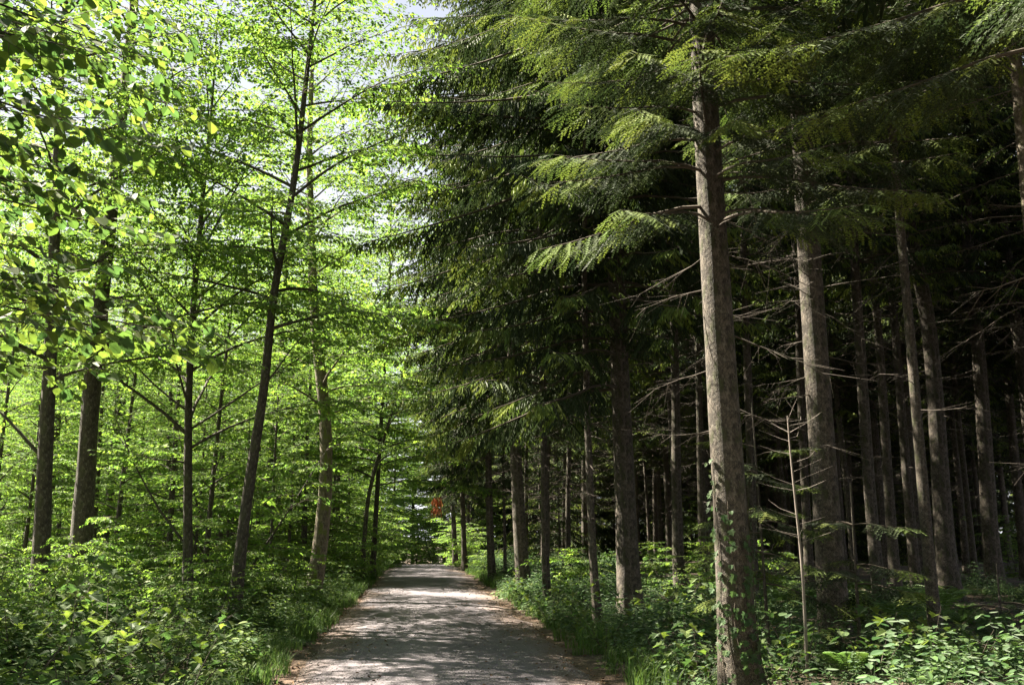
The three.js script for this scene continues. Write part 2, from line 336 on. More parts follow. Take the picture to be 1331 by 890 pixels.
function needleBranch(o, r, pts, L, acc, from = 0.12) {
  const step = o.shootStep ?? 0.17, n = Math.max(3, Math.round(L * (1 - from) / step));
  for (let k = 0; k <= n; k++) for (const side of k === n ? [0] : [1, -1]) {
    const t = from + (1 - from) * (k + r() * 0.4) / (n + 0.3), p = at(pts, t), d = dirAt(pts, t);
    const sd = d.clone().applyAxisAngle(UPV, side * (0.75 + r() * 0.35)); sd.y -= (o.droop ?? 0.35) * (0.6 + 0.8 * r()); sd.normalize();
    const sl = Math.min(o.shootMax ?? 0.75, 0.22 + (1 - t) * L * 0.3) * (0.65 + 0.6 * r()), twn = Math.max(2, Math.round(sl / (o.twigletStep ?? 0.1)));
    const fresh = t > 0.72 && r() < 0.75 || r() < 0.15, col = jitter(r, (fresh ? FRESH : NEEDLE)[Math.floor(r() * 2)], 0.2);
    const up = V((r() - 0.5) * 0.4, 1, (r() - 0.5) * 0.4).normalize();
    ribbon(acc, p, sd, up, sl, 0.05, col, o.teeth ? o.teeth * 2 : 0);
    for (let j = 0; j < twn; j++) for (const ts of [1, -1]) {
      if (r() < 0.12) continue;
      const tt = (j + 0.3 + 0.5 * r()) / twn; tmpP.copy(p).addScaledVector(sd, sl * tt); tmpP.y -= 0.05 * sl * tt * tt;
      tmpD.copy(sd).applyAxisAngle(up, ts * (0.7 + r() * 0.3)); tmpD.y -= 0.12 + 0.2 * r(); tmpD.normalize();
      const w = (o.shootWidth ?? 0.045) * (0.8 + 0.4 * r());
      ribbon(acc, tmpP, tmpD, up, (0.20 - 0.1 * tt) * (0.7 + 0.6 * r()), w, tt > 0.6 && fresh ? [col[0] * 1.15, col[1] * 1.15, col[2]] : col, o.teeth);
    }
  }
}
function conifer(parent, r, spine, o) {
  const H = spine[spine.length - 1].y, tr = trunkGeometry(spine, o.r0, r, o.sides ?? 14, 0.72, o.flare ?? 0.42, 0.5, 0.05);
  part('trunk', tr.g, o.bark ?? M.spruceBark, parent);
  const green = new Acc(false, true), wood = new Acc(true, false), dead = new Acc(true, false);
  for (let h = o.green; h < H - 0.4; h += (o.whorl ?? 0.55) * (h < (o.thickBelow ?? 0) ? 0.6 : 1)) {
    const t = h / H, n = h < (o.thickBelow ?? 0) ? 9 : o.perWhorl ?? 5, a0 = r() * 6.28;
    for (let k = 0; k < n; k++) {
      const az = a0 + k * 6.283 / n + (r() - 0.5) * 0.7, road = o.favour === undefined ? 1 : Math.cos(az - o.favour);
      const low = o.greenFavour ?? o.green;   // towards the road the green reaches lower down
      if (h < low && (o.favour === undefined || road < 0.25)) continue;
      const L = (o.reach ?? 3) * Math.pow(clamp(1 - (h - o.green) / (H - o.green), 0, 1), 0.5) * (0.75 + 0.45 * r()) * (o.favour === undefined ? 1 : 0.85 + 0.25 * Math.max(0, road)) * lerp(o.lowShort ?? 1, 1, smooth(o.green, o.green + 6, h)) + 0.25;
      const tall = h / H, el = lerp(0.0, 0.5, tall) + (r() - 0.5) * 0.25, d = V(Math.cos(az) * Math.cos(el), Math.sin(el), Math.sin(az) * Math.cos(el));
      const pts = [at(spine, t)], e = d.clone(); pts[0].y += (r() - 0.5) * 0.3;
      for (let i = 1; i <= 6; i++) { e.y += i < 4 ? -0.16 : 0.05; e.x += (r() - 0.5) * 0.1; e.z += (r() - 0.5) * 0.1; e.normalize(); pts.push(pts[i - 1].clone().addScaledVector(e, L / 6)); }
      tube(wood, pts, pts.map((_, i) => (0.006 + 0.007 * L) * (1 - 0.85 * i / 6)), 4);
      needleBranch(h > (o.fineBelow ?? 99) ? { ...o, teeth: 0, shootStep: 0.26, twigletStep: 0.16, shootWidth: 0.085 } : o, r, pts, L, green, h < o.green + 3 ? 0.3 : 0.12);
    }
  }
  for (let k = 0; k < (o.dead ?? 50); k++) {   // bare dead branches and stubs below the green crown
    const h = lerp(o.deadFrom ?? 1.6, (o.greenFavour ?? o.green) + 2, Math.pow(r(), 0.7)), az = r() * 6.28, stub = r() < 0.35 || h < 2.4 && r() < 0.7, L = stub ? 0.05 + 0.12 * r() : (0.35 + 1.3 * r()) * smooth(0.5, 5, h), t = h / H, rt = tr.radiusAt(t);
    const d = V(Math.cos(az), -0.1 + 0.35 * (r() - 0.5), Math.sin(az)).normalize(), pts = [at(spine, t).addScaledVector(d, rt * 0.6)];
    for (let i = 1; i <= 4; i++) { d.y += (r() - 0.55) * 0.3; d.x += (r() - 0.5) * 0.3; d.z += (r() - 0.5) * 0.3; d.normalize(); pts.push(pts[i - 1].clone().addScaledVector(d, (L + rt * 0.4) / 4)); }
    tube(dead, pts, [0.011, 0.009, 0.006, 0.004, 0.0015].map((x) => x * (0.6 + 0.5 * r())), 4);
    if (!stub) for (let j = 0; j < 11; j++) {
      const p = at(pts, 0.25 + 0.75 * r()), e = dirAt(pts, 0.5).applyAxisAngle(UPV, (r() < 0.5 ? 1 : -1) * (0.5 + r())); e.y += (r() - 0.7) * 0.8; e.normalize();
      tube(dead, [p, p.clone().addScaledVector(e, 0.15 + r() * 0.45)], [0.003, 0.001], 3);
    }
  }
  part('branches', wood.build(), M.twig, parent, 'stuff');
  if (dead.count) part('dead_twigs', dead.build(), M.deadwood, parent, 'stuff');
  const c = part('crown', green.build(), M.needle, parent, 'stuff');
  return c.geometry.index.count / 3;
}
const put = (o, x, z, turn = 0, scale = 1, dy = 0) => { o.position.set(x, groundY(x, z) + dy, z); o.rotation.y = turn; o.scale.setScalar(scale); return o; };
const occupied = [];
const free = (x, z, d) => occupied.every(([a, b, c = 0]) => Math.hypot(a - x, b - z) > d + c);

// the broadleaf trees of the left side that the photograph shows one by one
const landmarks = [];
// what a tree further back stands behind: the landmark trunk nearest to it seen along the road side
const behind = (x, z) => { const c = columnOf(x, z), d = depthOf(x, z); let best = null, gap = 1e9; for (const m of landmarks) { const g = Math.abs(m[0] - c); if (m[1] < d && g < gap) { gap = g; best = m[2]; } } return best; };
function heroBroad(seed, pxs, depth, widthPx, H, label, o, group) {
  const r = rngOf(seed), { base, spine } = heroSpine(pxs, depth, H, r, o.straighten ?? 0.55), t = thing('broadleaf_tree', label, 'tree', group);
  triangles += broadleaf(t, r, spine, { r0: widthPx / 2 * depth / FOCAL * 0.74, limbLen: 3.4, limbs: 26, from: 0.2, colours: LEAVES, leafSize: 0.088, twigStep: 0.115, subStep: 0.21, subLen: 1.6, leafStep: 0.043, fineBelow: 1.5 + depth * 0.62, ...o });
  t.position.copy(base); occupied.push([base.x, base.z, 0.4]); landmarks.push([pxs[0][0], depth, ['side limbed trunk', 'thickest dark broadleaf trunk', 'forking bare limbed tree', 'bending dark trunk', 'moss covered trunk', 'thin pale roadside trunk', 'trunk leaning over the road'][seed - 101]]); return t;
}
heroBroad(101, [[52, 800], [52, 745], [66, 430], [72, 250]], 15.5, 28, 17, 'dark straight broadleaf trunk with a side limb, beside the thicker trunk', { from: 0.24, limbs: 34, density: 0.95, extra: [[0.17, 3.4, 0.75, 2.4, 0.05]], colours: LEAVES });
heroBroad(102, [[102, 795], [103, 742], [122, 470], [142, 290]], 17.5, 36, 19, 'thickest dark trunk among the broadleaf trees, leaning slightly, in the undergrowth', { from: 0.27, limbs: 36, density: 0.95, colours: LEAVES });
heroBroad(103, [[243, 800], [244, 765], [246, 480], [266, 225], [274, 150]], 18, 17, 15, 'slim forking broadleaf tree with bare limbs spreading out low down', { from: 0.22, limbs: 34, density: 0.95, limbLen: 3.4, elLow: 0.7, bareFrom: 0.35, extra: [[0.09, 3.5, 0.85, 3.4, 0.04], [0.27, 0.1, 0.6, 3.6, 0.035], [0.3, 3.0, 0.6, 3, 0.03], [0.36, 0.3, 0.7, 3.2, 0.03], [0.22, 2.7, 0.15, 0.9, 0.03]], colours: LEAVES });
heroBroad(104, [[303, 815], [307, 770], [322, 640], [342, 510], [356, 380], [382, 235], [398, 100]], 16.5, 20, 17, 'slender dark trunk bending over towards the gravel road', { from: 0.34, limbs: 36, density: 0.95, bareFrom: 0.3, limbLen: 3, colours: LEAVES, extra: [[0.27, 0.2, 0.9, 1.6, 0.025]] });
heroBroad(105, [[402, 785], [410, 750], [424, 600], [418, 500], [410, 430], [404, 300]], 24, 26, 19, 'yellow-green moss covered trunk at the edge of the gravel road', { from: 0.25, limbs: 46, density: 0.95, bark: M.mossBark, flare: 0.5, limbLen: 3, colours: LEAVES });
heroBroad(106, [[484, 742], [490, 640], [497, 520], [505, 400]], 36, 9, 20, 'thin pale trunk by the road beyond the mossy trunk', { from: 0.22, limbs: 44, density: 0.95, colours: LEAVES, leafSize: 0.125, twigStep: 0.15, leafStep: 0.065 });
heroBroad(107, [[470, 744], [480, 640], [508, 540], [528, 470]], 33, 8, 15, 'thin dark trunk leaning out over the far end of the road', { from: 0.25, limbs: 42, density: 0.95, colours: LEAVES, leafSize: 0.125, twigStep: 0.15, leafStep: 0.065 });

// ---- broadleaf kinds that are repeated further back
const broadKinds = [];
[[201, 20, 0.15, LEAVES, 36, 0.10], [202, 22, 0.18, LEAVES, 36, 0.10], [203, 17, 0.12, LEAVES, 34, 0.08], [204, 24, 0.20, LEAVES, 36, 0.12]].forEach(([seed, H, r0, colours, limbs, from]) => {
  const r = rngOf(seed), t = new THREE.Group();
  triangles += broadleaf(t, r, straightSpine(r, H, 0.04), { r0, limbs, from, colours, limbLen: 3.5, leafSize: 0.115, leafStep: 0.052, twigStep: 0.13, subStep: 0.24, subLen: 1.5, density: 0.95, sides: 10, bareLimbs: 8 });
  broadKinds.push(t);
});
const broadLabels = ['slender broadleaf tree with yellow-green leaves', 'tall broadleaf tree with airy light green crown', 'shorter thin trunked broadleaf tree', 'large broadleaf tree with broad green crown'];
{
  const r = rngOf(301);
  let n = 0;
  for (let k = 0; k < 4000 && n < 30; k++) {
    const z = -16 - r() * 72, x = -4.3 - Math.pow(r(), 0.8) * 34;
    if (depthOf(x, z) < 21 || !inFrame(x, z, 120) || !free(x, z, 2.4) || (z < -57 && z > -80 && x > -9)) continue;
    const i = Math.floor(r() * 4); occupied.push([x, z]);
    put(copyOf(broadKinds[i], 'broadleaf_tree', broadLabels[i] + ' behind the ' + behind(x, z), 'tree', 'broadleaf trees of the bright wood'), x, z, r() * 6.28, (x < -8.5 ? 0.6 : 0.8) + 0.25 * r()); n++;
  }
  // beside and behind the camera, unseen: added to dapple the road and block skylight
  for (const [x, z, i, s] of [[-15, -12, 2, 0.75], [-13.5, -5, 0, 0.7], [-8.5, 1.5, 1, 0.9], [-17, -16, 0, 0.65], [-4.2, 6, 0, 1], [-8, 8, 3, 1], [-3.8, 11, 1, 1], [-7, 14, 3, 1], [-3.6, 17, 2, 1.1], [0.5, 26, 3, 1.1], [-5, 24, 0, 1.2], [-12, 5, 3, 1], [-13, 13, 1, 1], [-11, 20, 3, 1.1], [3.4, 8, 2, 1], [3.6, 13, 0, 1], [2, 20, 1, 1], [-8.2, -6.4, 2, 0.8], [-5.8, -9.4, 2, 0.5], [-10.5, -9.6, 2, 0.85], [-6.8, -10.6, 2, 0.52], [-7.4, -13.2, 0, 0.46], [-5, 3.5, 2, 0.5], [-3.4, 8.5, 0, 0.45], [3.6, 5.5, 2, 0.45], [4.4, 10.5, 0, 0.5], [-1, 21, 2, 0.6], [2.4, 18, 2, 0.5], [-18, -9, 2, 0.6], [-19, -3, 0, 0.5], [-20, -14, 2, 0.55], [-16, 1, 2, 0.6]])
    put(copyOf(broadKinds[i], 'broadleaf_tree', 'unseen broadleaf tree added to shade the road and trunks', 'tree', 'unseen broadleaf trees added for shade'), x, z, r() * 6.28, s);
  for (let k = 0, m = 0; k < 3000 && m < 56; k++) {   // young trees under the tall ones
    const z = -14 - r() * 38, x = -4.2 - r() * 18, dp = depthOf(x, z);
    if (dp < 19 || !inFrame(x, z, 60) || !free(x, z, 1.3)) continue;
    occupied.push([x, z]); m++;
    put(copyOf(broadKinds[r() < 0.6 ? 2 : 0], 'young_broadleaf_tree', 'young fine leaved broadleaf tree behind the ' + behind(x, z), 'tree', 'young broadleaf trees under the taller ones'), x, z, r() * 6.28, 0.4 + 0.22 * r());
  }
  for (const [x, z, i, s] of [[-4.1, -35, 2, 0.75], [-4.4, -40.5, 0, 0.8], [-4.0, -46, 2, 0.7], [-4.6, -51, 0, 0.85], [-4.2, -56, 2, 0.8]])
    put(copyOf(broadKinds[i], 'broadleaf_tree', 'leafy broadleaf tree close to the road beyond the moss covered trunk', 'tree', 'broadleaf trees along the far road'), x, z, r() * 6.28, s);
  // beyond the crest of the road
  for (const [x, z, i, s] of [[-2.5, -88, 0, 1], [1.5, -92, 2, 1.05], [4.5, -84, 1, 0.9], [-0.5, -96, 3, 1], [7, -92, 3, 1], [-9, -88, 1, 1.1], [3, -104, 1, 1.1], [-5, -108, 3, 1.1], [12, -104, 0, 1.2]])
    put(copyOf(broadKinds[i], 'broadleaf_tree', 'pale green broadleaf tree closing the view beyond the end of the road', 'tree', 'broadleaf trees beyond the end of the road'), x, z, r() * 6.28, s);
}

// ------------------------------------------------------------------ conifers of the right side
const LEFTWARD = Math.PI;   // towards the road
function heroConifer(seed, pxs, depth, widthPx, H, label, o, group) {
  const r = rngOf(seed), { base, spine } = heroSpine(pxs, depth, H, r, 0.85), t = thing('spruce_tree', label, 'tree', group);
  triangles += conifer(t, r, spine, { r0: widthPx / 2 * depth / FOCAL * 0.74, green: 6, reach: 3.2, favour: LEFTWARD, lowShort: 0.6, droop: 0.65, fineBelow: 2.2 + depth * 0.63, ...o });
  t.position.copy(base); occupied.push([base.x, base.z, 0.8]); const mark = { 401: 'ivy clad spruce', 402: 'thick sunlit spruce', 403: 'stout grey spruce', 404: 'slim leaning spruce', 407: 'pale smooth spruce', 410: 'spruce at the road crest', 412: 'half hidden spruce', 416: 'sun streaked spruce', 419: 'broad dark spruce' }[seed]; if (mark) landmarks.push([pxs[0][0], depth, mark]); return t;
}
const ivyHost = heroConifer(401, [[972, 915], [966, 890], [944, 570], [925, 270]], 9.3, 60, 24, 'thickest spruce trunk with ivy on its sunlit base beside the weeds', { green: 4.9, greenFavour: 7, favour: 1.75, reach: 2.9, sides: 28, teeth: 5, shootWidth: 0.034, shootStep: 0.12, twigletStep: 0.06, whorl: 0.6, thickBelow: 8, droop: 0.32, shootMax: 0.5, dead: 60, deadFrom: 1.9 });
heroConifer(402, [[1092, 870], [1085, 800], [1062, 480], [1040, 130]], 12, 48, 25, 'thick spruce trunk with a sunlit left flank behind the pale dead sapling', { green: 6, greenFavour: 8, favour: 1.9, reach: 3, sides: 24, teeth: 4, shootWidth: 0.036, shootStep: 0.13, twigletStep: 0.07, whorl: 0.62, thickBelow: 9, droop: 0.35, shootMax: 0.5, dead: 60 });
heroConifer(403, [[822, 810], [818, 760], [806, 480], [795, 200]], 17, 38, 26, 'stout grey spruce trunk rising from weeds with a thin dark stem beside it', { green: 4.2, greenFavour: 5.5, favour: 2.7, reach: 4.8, sides: 20, whorl: 0.5, shootStep: 0.14, twigletStep: 0.085, dead: 70 });
heroConifer(404, [[1222, 860], [1215, 800], [1182, 420], [1146, 10]], 12.8, 20, 20, 'slim spruce trunk leaning left, standing in front of the sunlit pair', { green: 7.5, reach: 1.6, dead: 60, favour: undefined, deadFrom: 2 });
heroConifer(405, [[779, 815], [772, 740], [760, 400]], 16.5, 14, 16, 'thin dark spruce stem just beside the stout grey trunk', { green: 5.4, reach: 1.5, dead: 40 });
heroConifer(406, [[712, 780], [709, 720], [705, 450]], 21, 13, 24, 'thin spruce stem between the pale trunk and the stout grey trunk', { green: 4.4, reach: 4.6, dead: 45, favour: 2.9 });
heroConifer(407, [[681, 760], [676, 700], [668, 525], [662, 300]], 27, 23, 29, 'pale smooth spruce trunk standing close to the road verge', { green: 5.2, reach: 4.4, dead: 50 });
heroConifer(408, [[640, 752], [637, 700], [634, 560], [630, 400]], 33, 13, 24, 'dark spruce trunk at the road verge beyond the pale trunk', { green: 3.8, reach: 3, dead: 40 });
heroConifer(409, [[657, 745], [655, 650], [653, 560]], 34, 6, 14, 'very thin spruce stem behind the dark verge trunk', { green: 5, reach: 1.5, dead: 25 });
heroConifer(410, [[604, 738], [601, 640], [598, 540]], 45, 9, 24, 'dark spruce trunk where the road goes over its crest', { green: 3.6, reach: 2.4, dead: 30 });
{   // a dead rust coloured bough hanging from the spruce at the crest
  const host = scene.children[scene.children.length - 1], r = rngOf(430), a = new Acc(false, true), p = pix(568, 655, 43).sub(host.position), w = new Acc(true, false);
  tube(w, [V(0, p.y + 1.2, 0), p.clone().lerp(V(0, p.y + 1.2, 0), 0.5).add(V(0, 0.3, 0)), p], [0.02, 0.014, 0.006], 5);
  for (let k = 0; k < 200; k++) { const w0 = r(), q = p.clone().add(V((r() - 0.5) * (0.3 + 0.25 * r()), -0.7 * w0 + 0.2 + 0.2 * r(), (r() - 0.5) * (0.25 + 0.5 * w0))); ribbon(a, q, V((r() - 0.5) * 0.8, -1, (r() - 0.5) * 0.8).normalize(), V(r() - 0.5, 0.3, r() - 0.5).normalize(), 0.2, 0.04, jitter(r, [0.27, 0.085, 0.032], 0.6), 0); }
  const b = part('dead_bough', w.build(), M.deadwood, host); b.userData.label = 'dead bough with rust coloured needles'; part('rusty_needles', a.build(), M.needle, b, 'stuff');
}
heroConifer(411, [[592, 735], [588, 640], [586, 560]], 55, 9, 25, 'dark spruce at the crest with branches hanging over the road', { green: 3.4, reach: 2.6, dead: 30 });
const far = 'spruces standing a few rows inside the shaded stand';
heroConifer(412, [[886, 790], [882, 740], [876, 410]], 22, 18, 23, 'spruce trunk half hidden behind the low leafy bushes of the stand', { green: 7, reach: 2.4, dead: 70, favour: undefined }, far);
heroConifer(413, [[916, 775], [913, 700], [908, 480]], 28, 14, 22, 'thin grey spruce trunk a few rows inside the stand', { green: 7, reach: 2.4, dead: 70, favour: undefined }, far);
heroConifer(414, [[980, 800], [976, 600], [964, 280]], 20, 17, 22, 'spruce trunk partly hidden behind the ivy clad trunk', { green: 7.5, reach: 2.4, dead: 70, favour: undefined }, far);
heroConifer(415, [[1148, 790], [1140, 740], [1112, 350]], 20, 22, 23, 'spruce trunk with a mossy sheen beside two sunlit trunks', { green: 7.5, reach: 2.5, dead: 70, favour: undefined }, far);
heroConifer(416, [[1166, 775], [1160, 700], [1142, 430]], 24, 18, 23, 'spruce trunk with a bright sunlit streak inside the stand', { green: 8, reach: 2.5, dead: 70, favour: undefined }, far);
heroConifer(417, [[1192, 770], [1185, 690], [1164, 430]], 26, 18, 23, 'spruce trunk lit on one edge, close behind the streaked trunk', { green: 8, reach: 2.5, dead: 70, favour: undefined }, far);
heroConifer(418, [[1240, 785], [1232, 740], [1208, 430], [1180, 280]], 21, 32, 25, 'broad spruce trunk behind the slim leaning stem', { green: 7.5, reach: 2.8, dead: 80, favour: undefined }, far);
heroConifer(419, [[1296, 770], [1290, 720], [1272, 450]], 26, 28, 25, 'broad dark spruce trunk deepest in the shade of the stand', { green: 8, reach: 2.8, dead: 80, favour: undefined }, far);
heroConifer(420, [[1392, 930], [1375, 700], [1318, 60], [1310, 0]], 10.5, 30, 23, 'spruce whose mossy upper trunk shows beside bare dead branches', { green: 8, reach: 2.4, dead: 90, favour: undefined, bark: M.mossBark });
{   // a spruce just out of the picture whose boughs hang in at the top
  const r = rngOf(422), t = thing('spruce_tree', 'near spruce whose boughs hang down in front of the ivy clad trunk', 'tree'); triangles += conifer(t, r, straightSpine(r, 22, 0.005), { r0: 0.16, green: 5.3, greenFavour: 6.2, favour: LEFTWARD, reach: 3.2, lowShort: 0.8, dead: 30, teeth: 5, shootWidth: 0.034, shootStep: 0.11, twigletStep: 0.055, whorl: 0.5, droop: 0.35, shootMax: 0.5, fineBelow: 6.5 }); t.position.set(5.3, groundY(5.3, -6.1), -6.1);
}
heroConifer(421, [[1056, 800], [1050, 700], [1040, 480]], 25, 16, 22, 'spruce trunk half hidden behind the thick sunlit trunk', { green: 7.5, reach: 2.4, dead: 70, favour: undefined }, far);

// ---- conifer kinds repeated deeper in the stand
const coniferKinds = [];
[[501, 24, 0.17, 7], [502, 26, 0.2, 8], [503, 21, 0.11, 6.5]].forEach(([seed, H, r0, green]) => {
  const r = rngOf(seed), t = new THREE.Group();
  triangles += conifer(t, r, straightSpine(r, H, 0.008), { r0, green, reach: 3.0, sides: 10, dead: 80, deadFrom: 1.2, whorl: 0.6, shootStep: 0.2, twigletStep: 0.12, shootWidth: 0.06 });
  coniferKinds.push(t);
});
const coniferLabels = ['mid sized spruce with dead lower branches', 'tall thick spruce', 'thin spruce pole with dead twigs'];
{
  const r = rngOf(601);
  let n = 0;
  for (let k = 0; k < 6000 && n < 150; k++) {
    const z = -8 - r() * 80, x = 3.4 + Math.pow(r(), 0.9) * 44, dp = depthOf(x, z);
    if (dp < 22 || !inFrame(x, z, 160) || !free(x, z, 1.6)) continue;
    if (x < 4.5 && dp < 50) continue;
    const i = r() < 0.5 ? 2 : Math.floor(r() * 2); occupied.push([x, z]);
    put(copyOf(coniferKinds[i], 'spruce_tree', coniferLabels[i] + (dp > 45 ? ' far behind the ' : ' behind the ') + behind(x, z), 'tree', 'spruces deep in the shaded stand'), x, z, r() * 6.28, 0.85 + 0.3 * r()); n++;
  }
  for (const [x, z, i] of [[9.5, -7, 0], [8, -2, 1], [12.5, -9.5, 1], [13, -4, 2], [16, -12, 0], [17, -7, 1], [11, 2, 0], [20, -14, 2], [22, -9, 0], [14.5, -15.5, 1], [18.5, -18, 0], [23, -20, 1], [26, -16, 0], [27, -24, 1], [31, -27, 0], [22, -25, 0], [17.2, -24.5, 1], [20, -29.5, 0], [23.5, -33, 1], [27, -38, 0], [19, -27, 1], [25, -30, 1], [4.6, 3, 1], [7.5, 6, 0], [4.2, 9, 2], [11, 8, 1], [6, 13, 0], [15, 3, 2], [4, 18, 1], [9, 17, 2], [14, 12, 1]])  // those out of frame are added to keep skylight off the trunks
    put(copyOf(coniferKinds[i], 'spruce_tree', inFrame(x, z) && behind(x, z) ? 'spruce at the near side of the stand behind the ' + behind(x, z) : 'unseen spruce added by the near stand to block skylight', 'tree', 'spruces at the near edge of the stand'), x, z, r() * 6.28, 1);
}
console.log('tree triangles', Math.round(triangles));

// ------------------------------------------------------------------ young spruces that close the stand low down
const youngKinds = [];
[[551, 7], [552, 5]].forEach(([seed, H]) => {
  const r = rngOf(seed), t = new THREE.Group();
  triangles += conifer(t, r, straightSpine(r, H, 0.01), { r0: 0.06, green: 0.5, reach: 1.9, sides: 8, dead: 0, whorl: 0.42, perWhorl: 5, shootStep: 0.2, twigletStep: 0.12, shootWidth: 0.06 });
  youngKinds.push(t);
});
{
  const r = rngOf(651);
  for (let k = 0, n = 0; k < 3000 && n < 30; k++) {
    const z = -14 - r() * 90, x = 6 + r() * 60, dp = depthOf(x, z);
    if (dp < 44 || dp > 90 || !inFrame(x, z, 200) || !free(x, z, 1.2)) continue;
    const i = Math.floor(r() * 2); occupied.push([x, z]); n++;
    put(copyOf(youngKinds[i], 'young_spruce', ['young spruce with green branches to the ground behind the ', 'short young spruce standing far behind the '][i] + behind(x, z), 'tree', 'young spruces at the back of the stand'), x, z, r() * 6.28, 0.9 + 0.5 * r());
  }
}

// ------------------------------------------------------------------ understorey shrubs
function shrub(parent, r, o) {
  const leaves = new Acc(false, true), twigs = new Acc(true, false);
  for (let k = 0; k < o.stems; k++) {
    const az = k * 2.4 + r(), lean = 0.12 + 0.4 * r(), L = o.H * (0.65 + 0.4 * r()), pts = limbPath(r, V(Math.cos(az) * 0.12, -0.08, Math.sin(az) * 0.12), V(Math.cos(az) * lean, 1, Math.sin(az) * lean).normalize(), L, -0.15), a = new Acc(true, false), sr = 0.008 + 0.006 * L;
    tube(a, pts, pts.map((_, i) => sr * (1 - 0.8 * i / 7)), 6, [1, 1, 1], null, 0.4);
    part('stem', a.build(), M.broadBark, parent);
    const n = Math.round(L / o.step);
    for (let j = 0; j < n; j++) {
      const t = (j + 0.4 + 0.5 * r()) / n, a2 = j * 2.4 + r(), el = 0.1 + 0.5 * r(), bl = o.reach * (0.5 + 0.6 * r()) * (1 - 0.35 * t);
      const bp = limbPath(r, at(pts, t), V(Math.cos(a2) * Math.cos(el), Math.sin(el), Math.sin(a2) * Math.cos(el)), bl, -0.4, 4);
      tube(twigs, bp, [0.007, 0.006, 0.005, 0.004, 0.002], 3);
      leafSprays(o, r, bp, bl, leaves, twigs, 0.25);
    }
  }
  part('twigs', twigs.build(), M.twig, parent, 'stuff');
  part('foliage', leaves.build(), M.leaf, parent, 'stuff');
  triangles += leaves.i.length / 3;
}
const shrubKinds = [];
[[701, 4.2, 5, 1.4, LEAVES], [702, 3, 6, 1.2, LEAVES], [703, 5.5, 4, 1.6, LEAVES], [704, 2.2, 6, 1.0, LEAVES]].forEach(([seed, H, stems, reach, colours]) => {
  const t = new THREE.Group();
  shrub(t, rngOf(seed), { H, stems, reach, colours, step: 0.34, subStep: 0.24, subLen: 0.7, twigStep: 0.14, twigLen: 0.26, leafStep: 0.06, leafSize: 0.11, leafShape: DIAMOND });
  shrubKinds.push(t);
});
{
  const r = rngOf(751), labels = ['tall leafy understorey shrub behind the ', 'rounded many stemmed understorey shrub behind the ', 'tallest thin stemmed understorey shrub behind the ', 'low leafy understorey shrub behind the '];
  for (let k = 0, n = 0; k < 5000 && n < 70; k++) {
    const z = -10 - r() * 66, x = -3.4 - Math.pow(r(), 0.85) * 26, dp = depthOf(x, z);
    if (dp < 17 || !inFrame(x, z, 80) || !free(x, z, 1.1)) continue;
    if (x > -3.6 && dp < 24) continue;
    const i = dp < 21 ? (r() < 0.5 ? 1 : 3) : Math.floor(r() * 4); occupied.push([x, z, -0.3]); n++;
    put(copyOf(shrubKinds[i], 'shrub', labels[i] + (behind(x, z) ?? 'saplings'), 'shrub', 'understorey shrubs of the bright wood'), x, z, r() * 6.28, 0.75 + 0.45 * r());
  }
  for (const [px, dp, i, s] of [[548, 72, 0, 1.1], [556, 76, 1, 1.3], [530, 80, 0, 1.1], [516, 74, 0, 1], [540, 63, 1, 1.1], [522, 56, 0, 0.9], [505, 50, 1, 1], [480, 44, 0, 0.8], [468, 40, 3, 1], [450, 32, 3, 0.9]]) {
    const p = pix(px, 730, dp); p.x = Math.min(p.x, -2.4); put(copyOf(shrubKinds[i], 'shrub', 'bright shrub along the broadleaf side of the far road', 'shrub', 'shrubs along the broadleaf side of the far road'), Math.min(p.x, -2.4), p.z, r() * 6.28, s);
  }
  for (const [x, z, i, s] of [[-0.6, -79, 2, 1.3], [2.2, -77, 2, 1.2], [-3.2, -76, 2, 1.2], [4.4, -78, 2, 1.3], [-3, -84, 0, 1.1], [-1.2, -86, 2, 0.9], [0.6, -83, 0, 1], [2.2, -87, 2, 0.9], [4, -84, 0, 1.1], [5.6, -88, 2, 1], [-4.8, -88, 2, 1], [1.4, -92, 2, 1.2], [-2, -93, 2, 1.2], [7.4, -85, 0, 1.1]])
    put(copyOf(shrubKinds[i], 'shrub', 'pale green shrub where the road drops out of sight', 'shrub', 'shrubs where the road drops out of sight'), x, z, r() * 6.28, s);
  for (const [px, dp, i, s] of [[583, 58, 1, 0.9], [596, 52, 3, 1], [573, 64, 0, 0.9], [618, 40, 3, 0.55]]) {
    const p = pix(px, 730, dp); put(copyOf(shrubKinds[i], 'shrub', 'bright green shrub at the foot of the far spruces', 'shrub', 'shrubs at the foot of the far spruces'), Math.max(p.x, 2.9), p.z, r() * 6.28, s);
  }
  for (const [px, dp, i, s] of [[850, 24, 3, 0.7], [905, 22, 1, 0.5], [745, 24, 3, 0.65], [990, 26, 3, 0.75], [930, 40, 2, 0.6], [1320, 34, 0, 0.6]]) {
    const p = pix(px, 740, dp); put(copyOf(shrubKinds[i], 'shrub', 'leafy shrub in the gloom of the stand behind the ' + behind(p.x, p.z), 'shrub', 'shrubs between the spruce trunks'), p.x, p.z, r() * 6.28, s);
  }
}

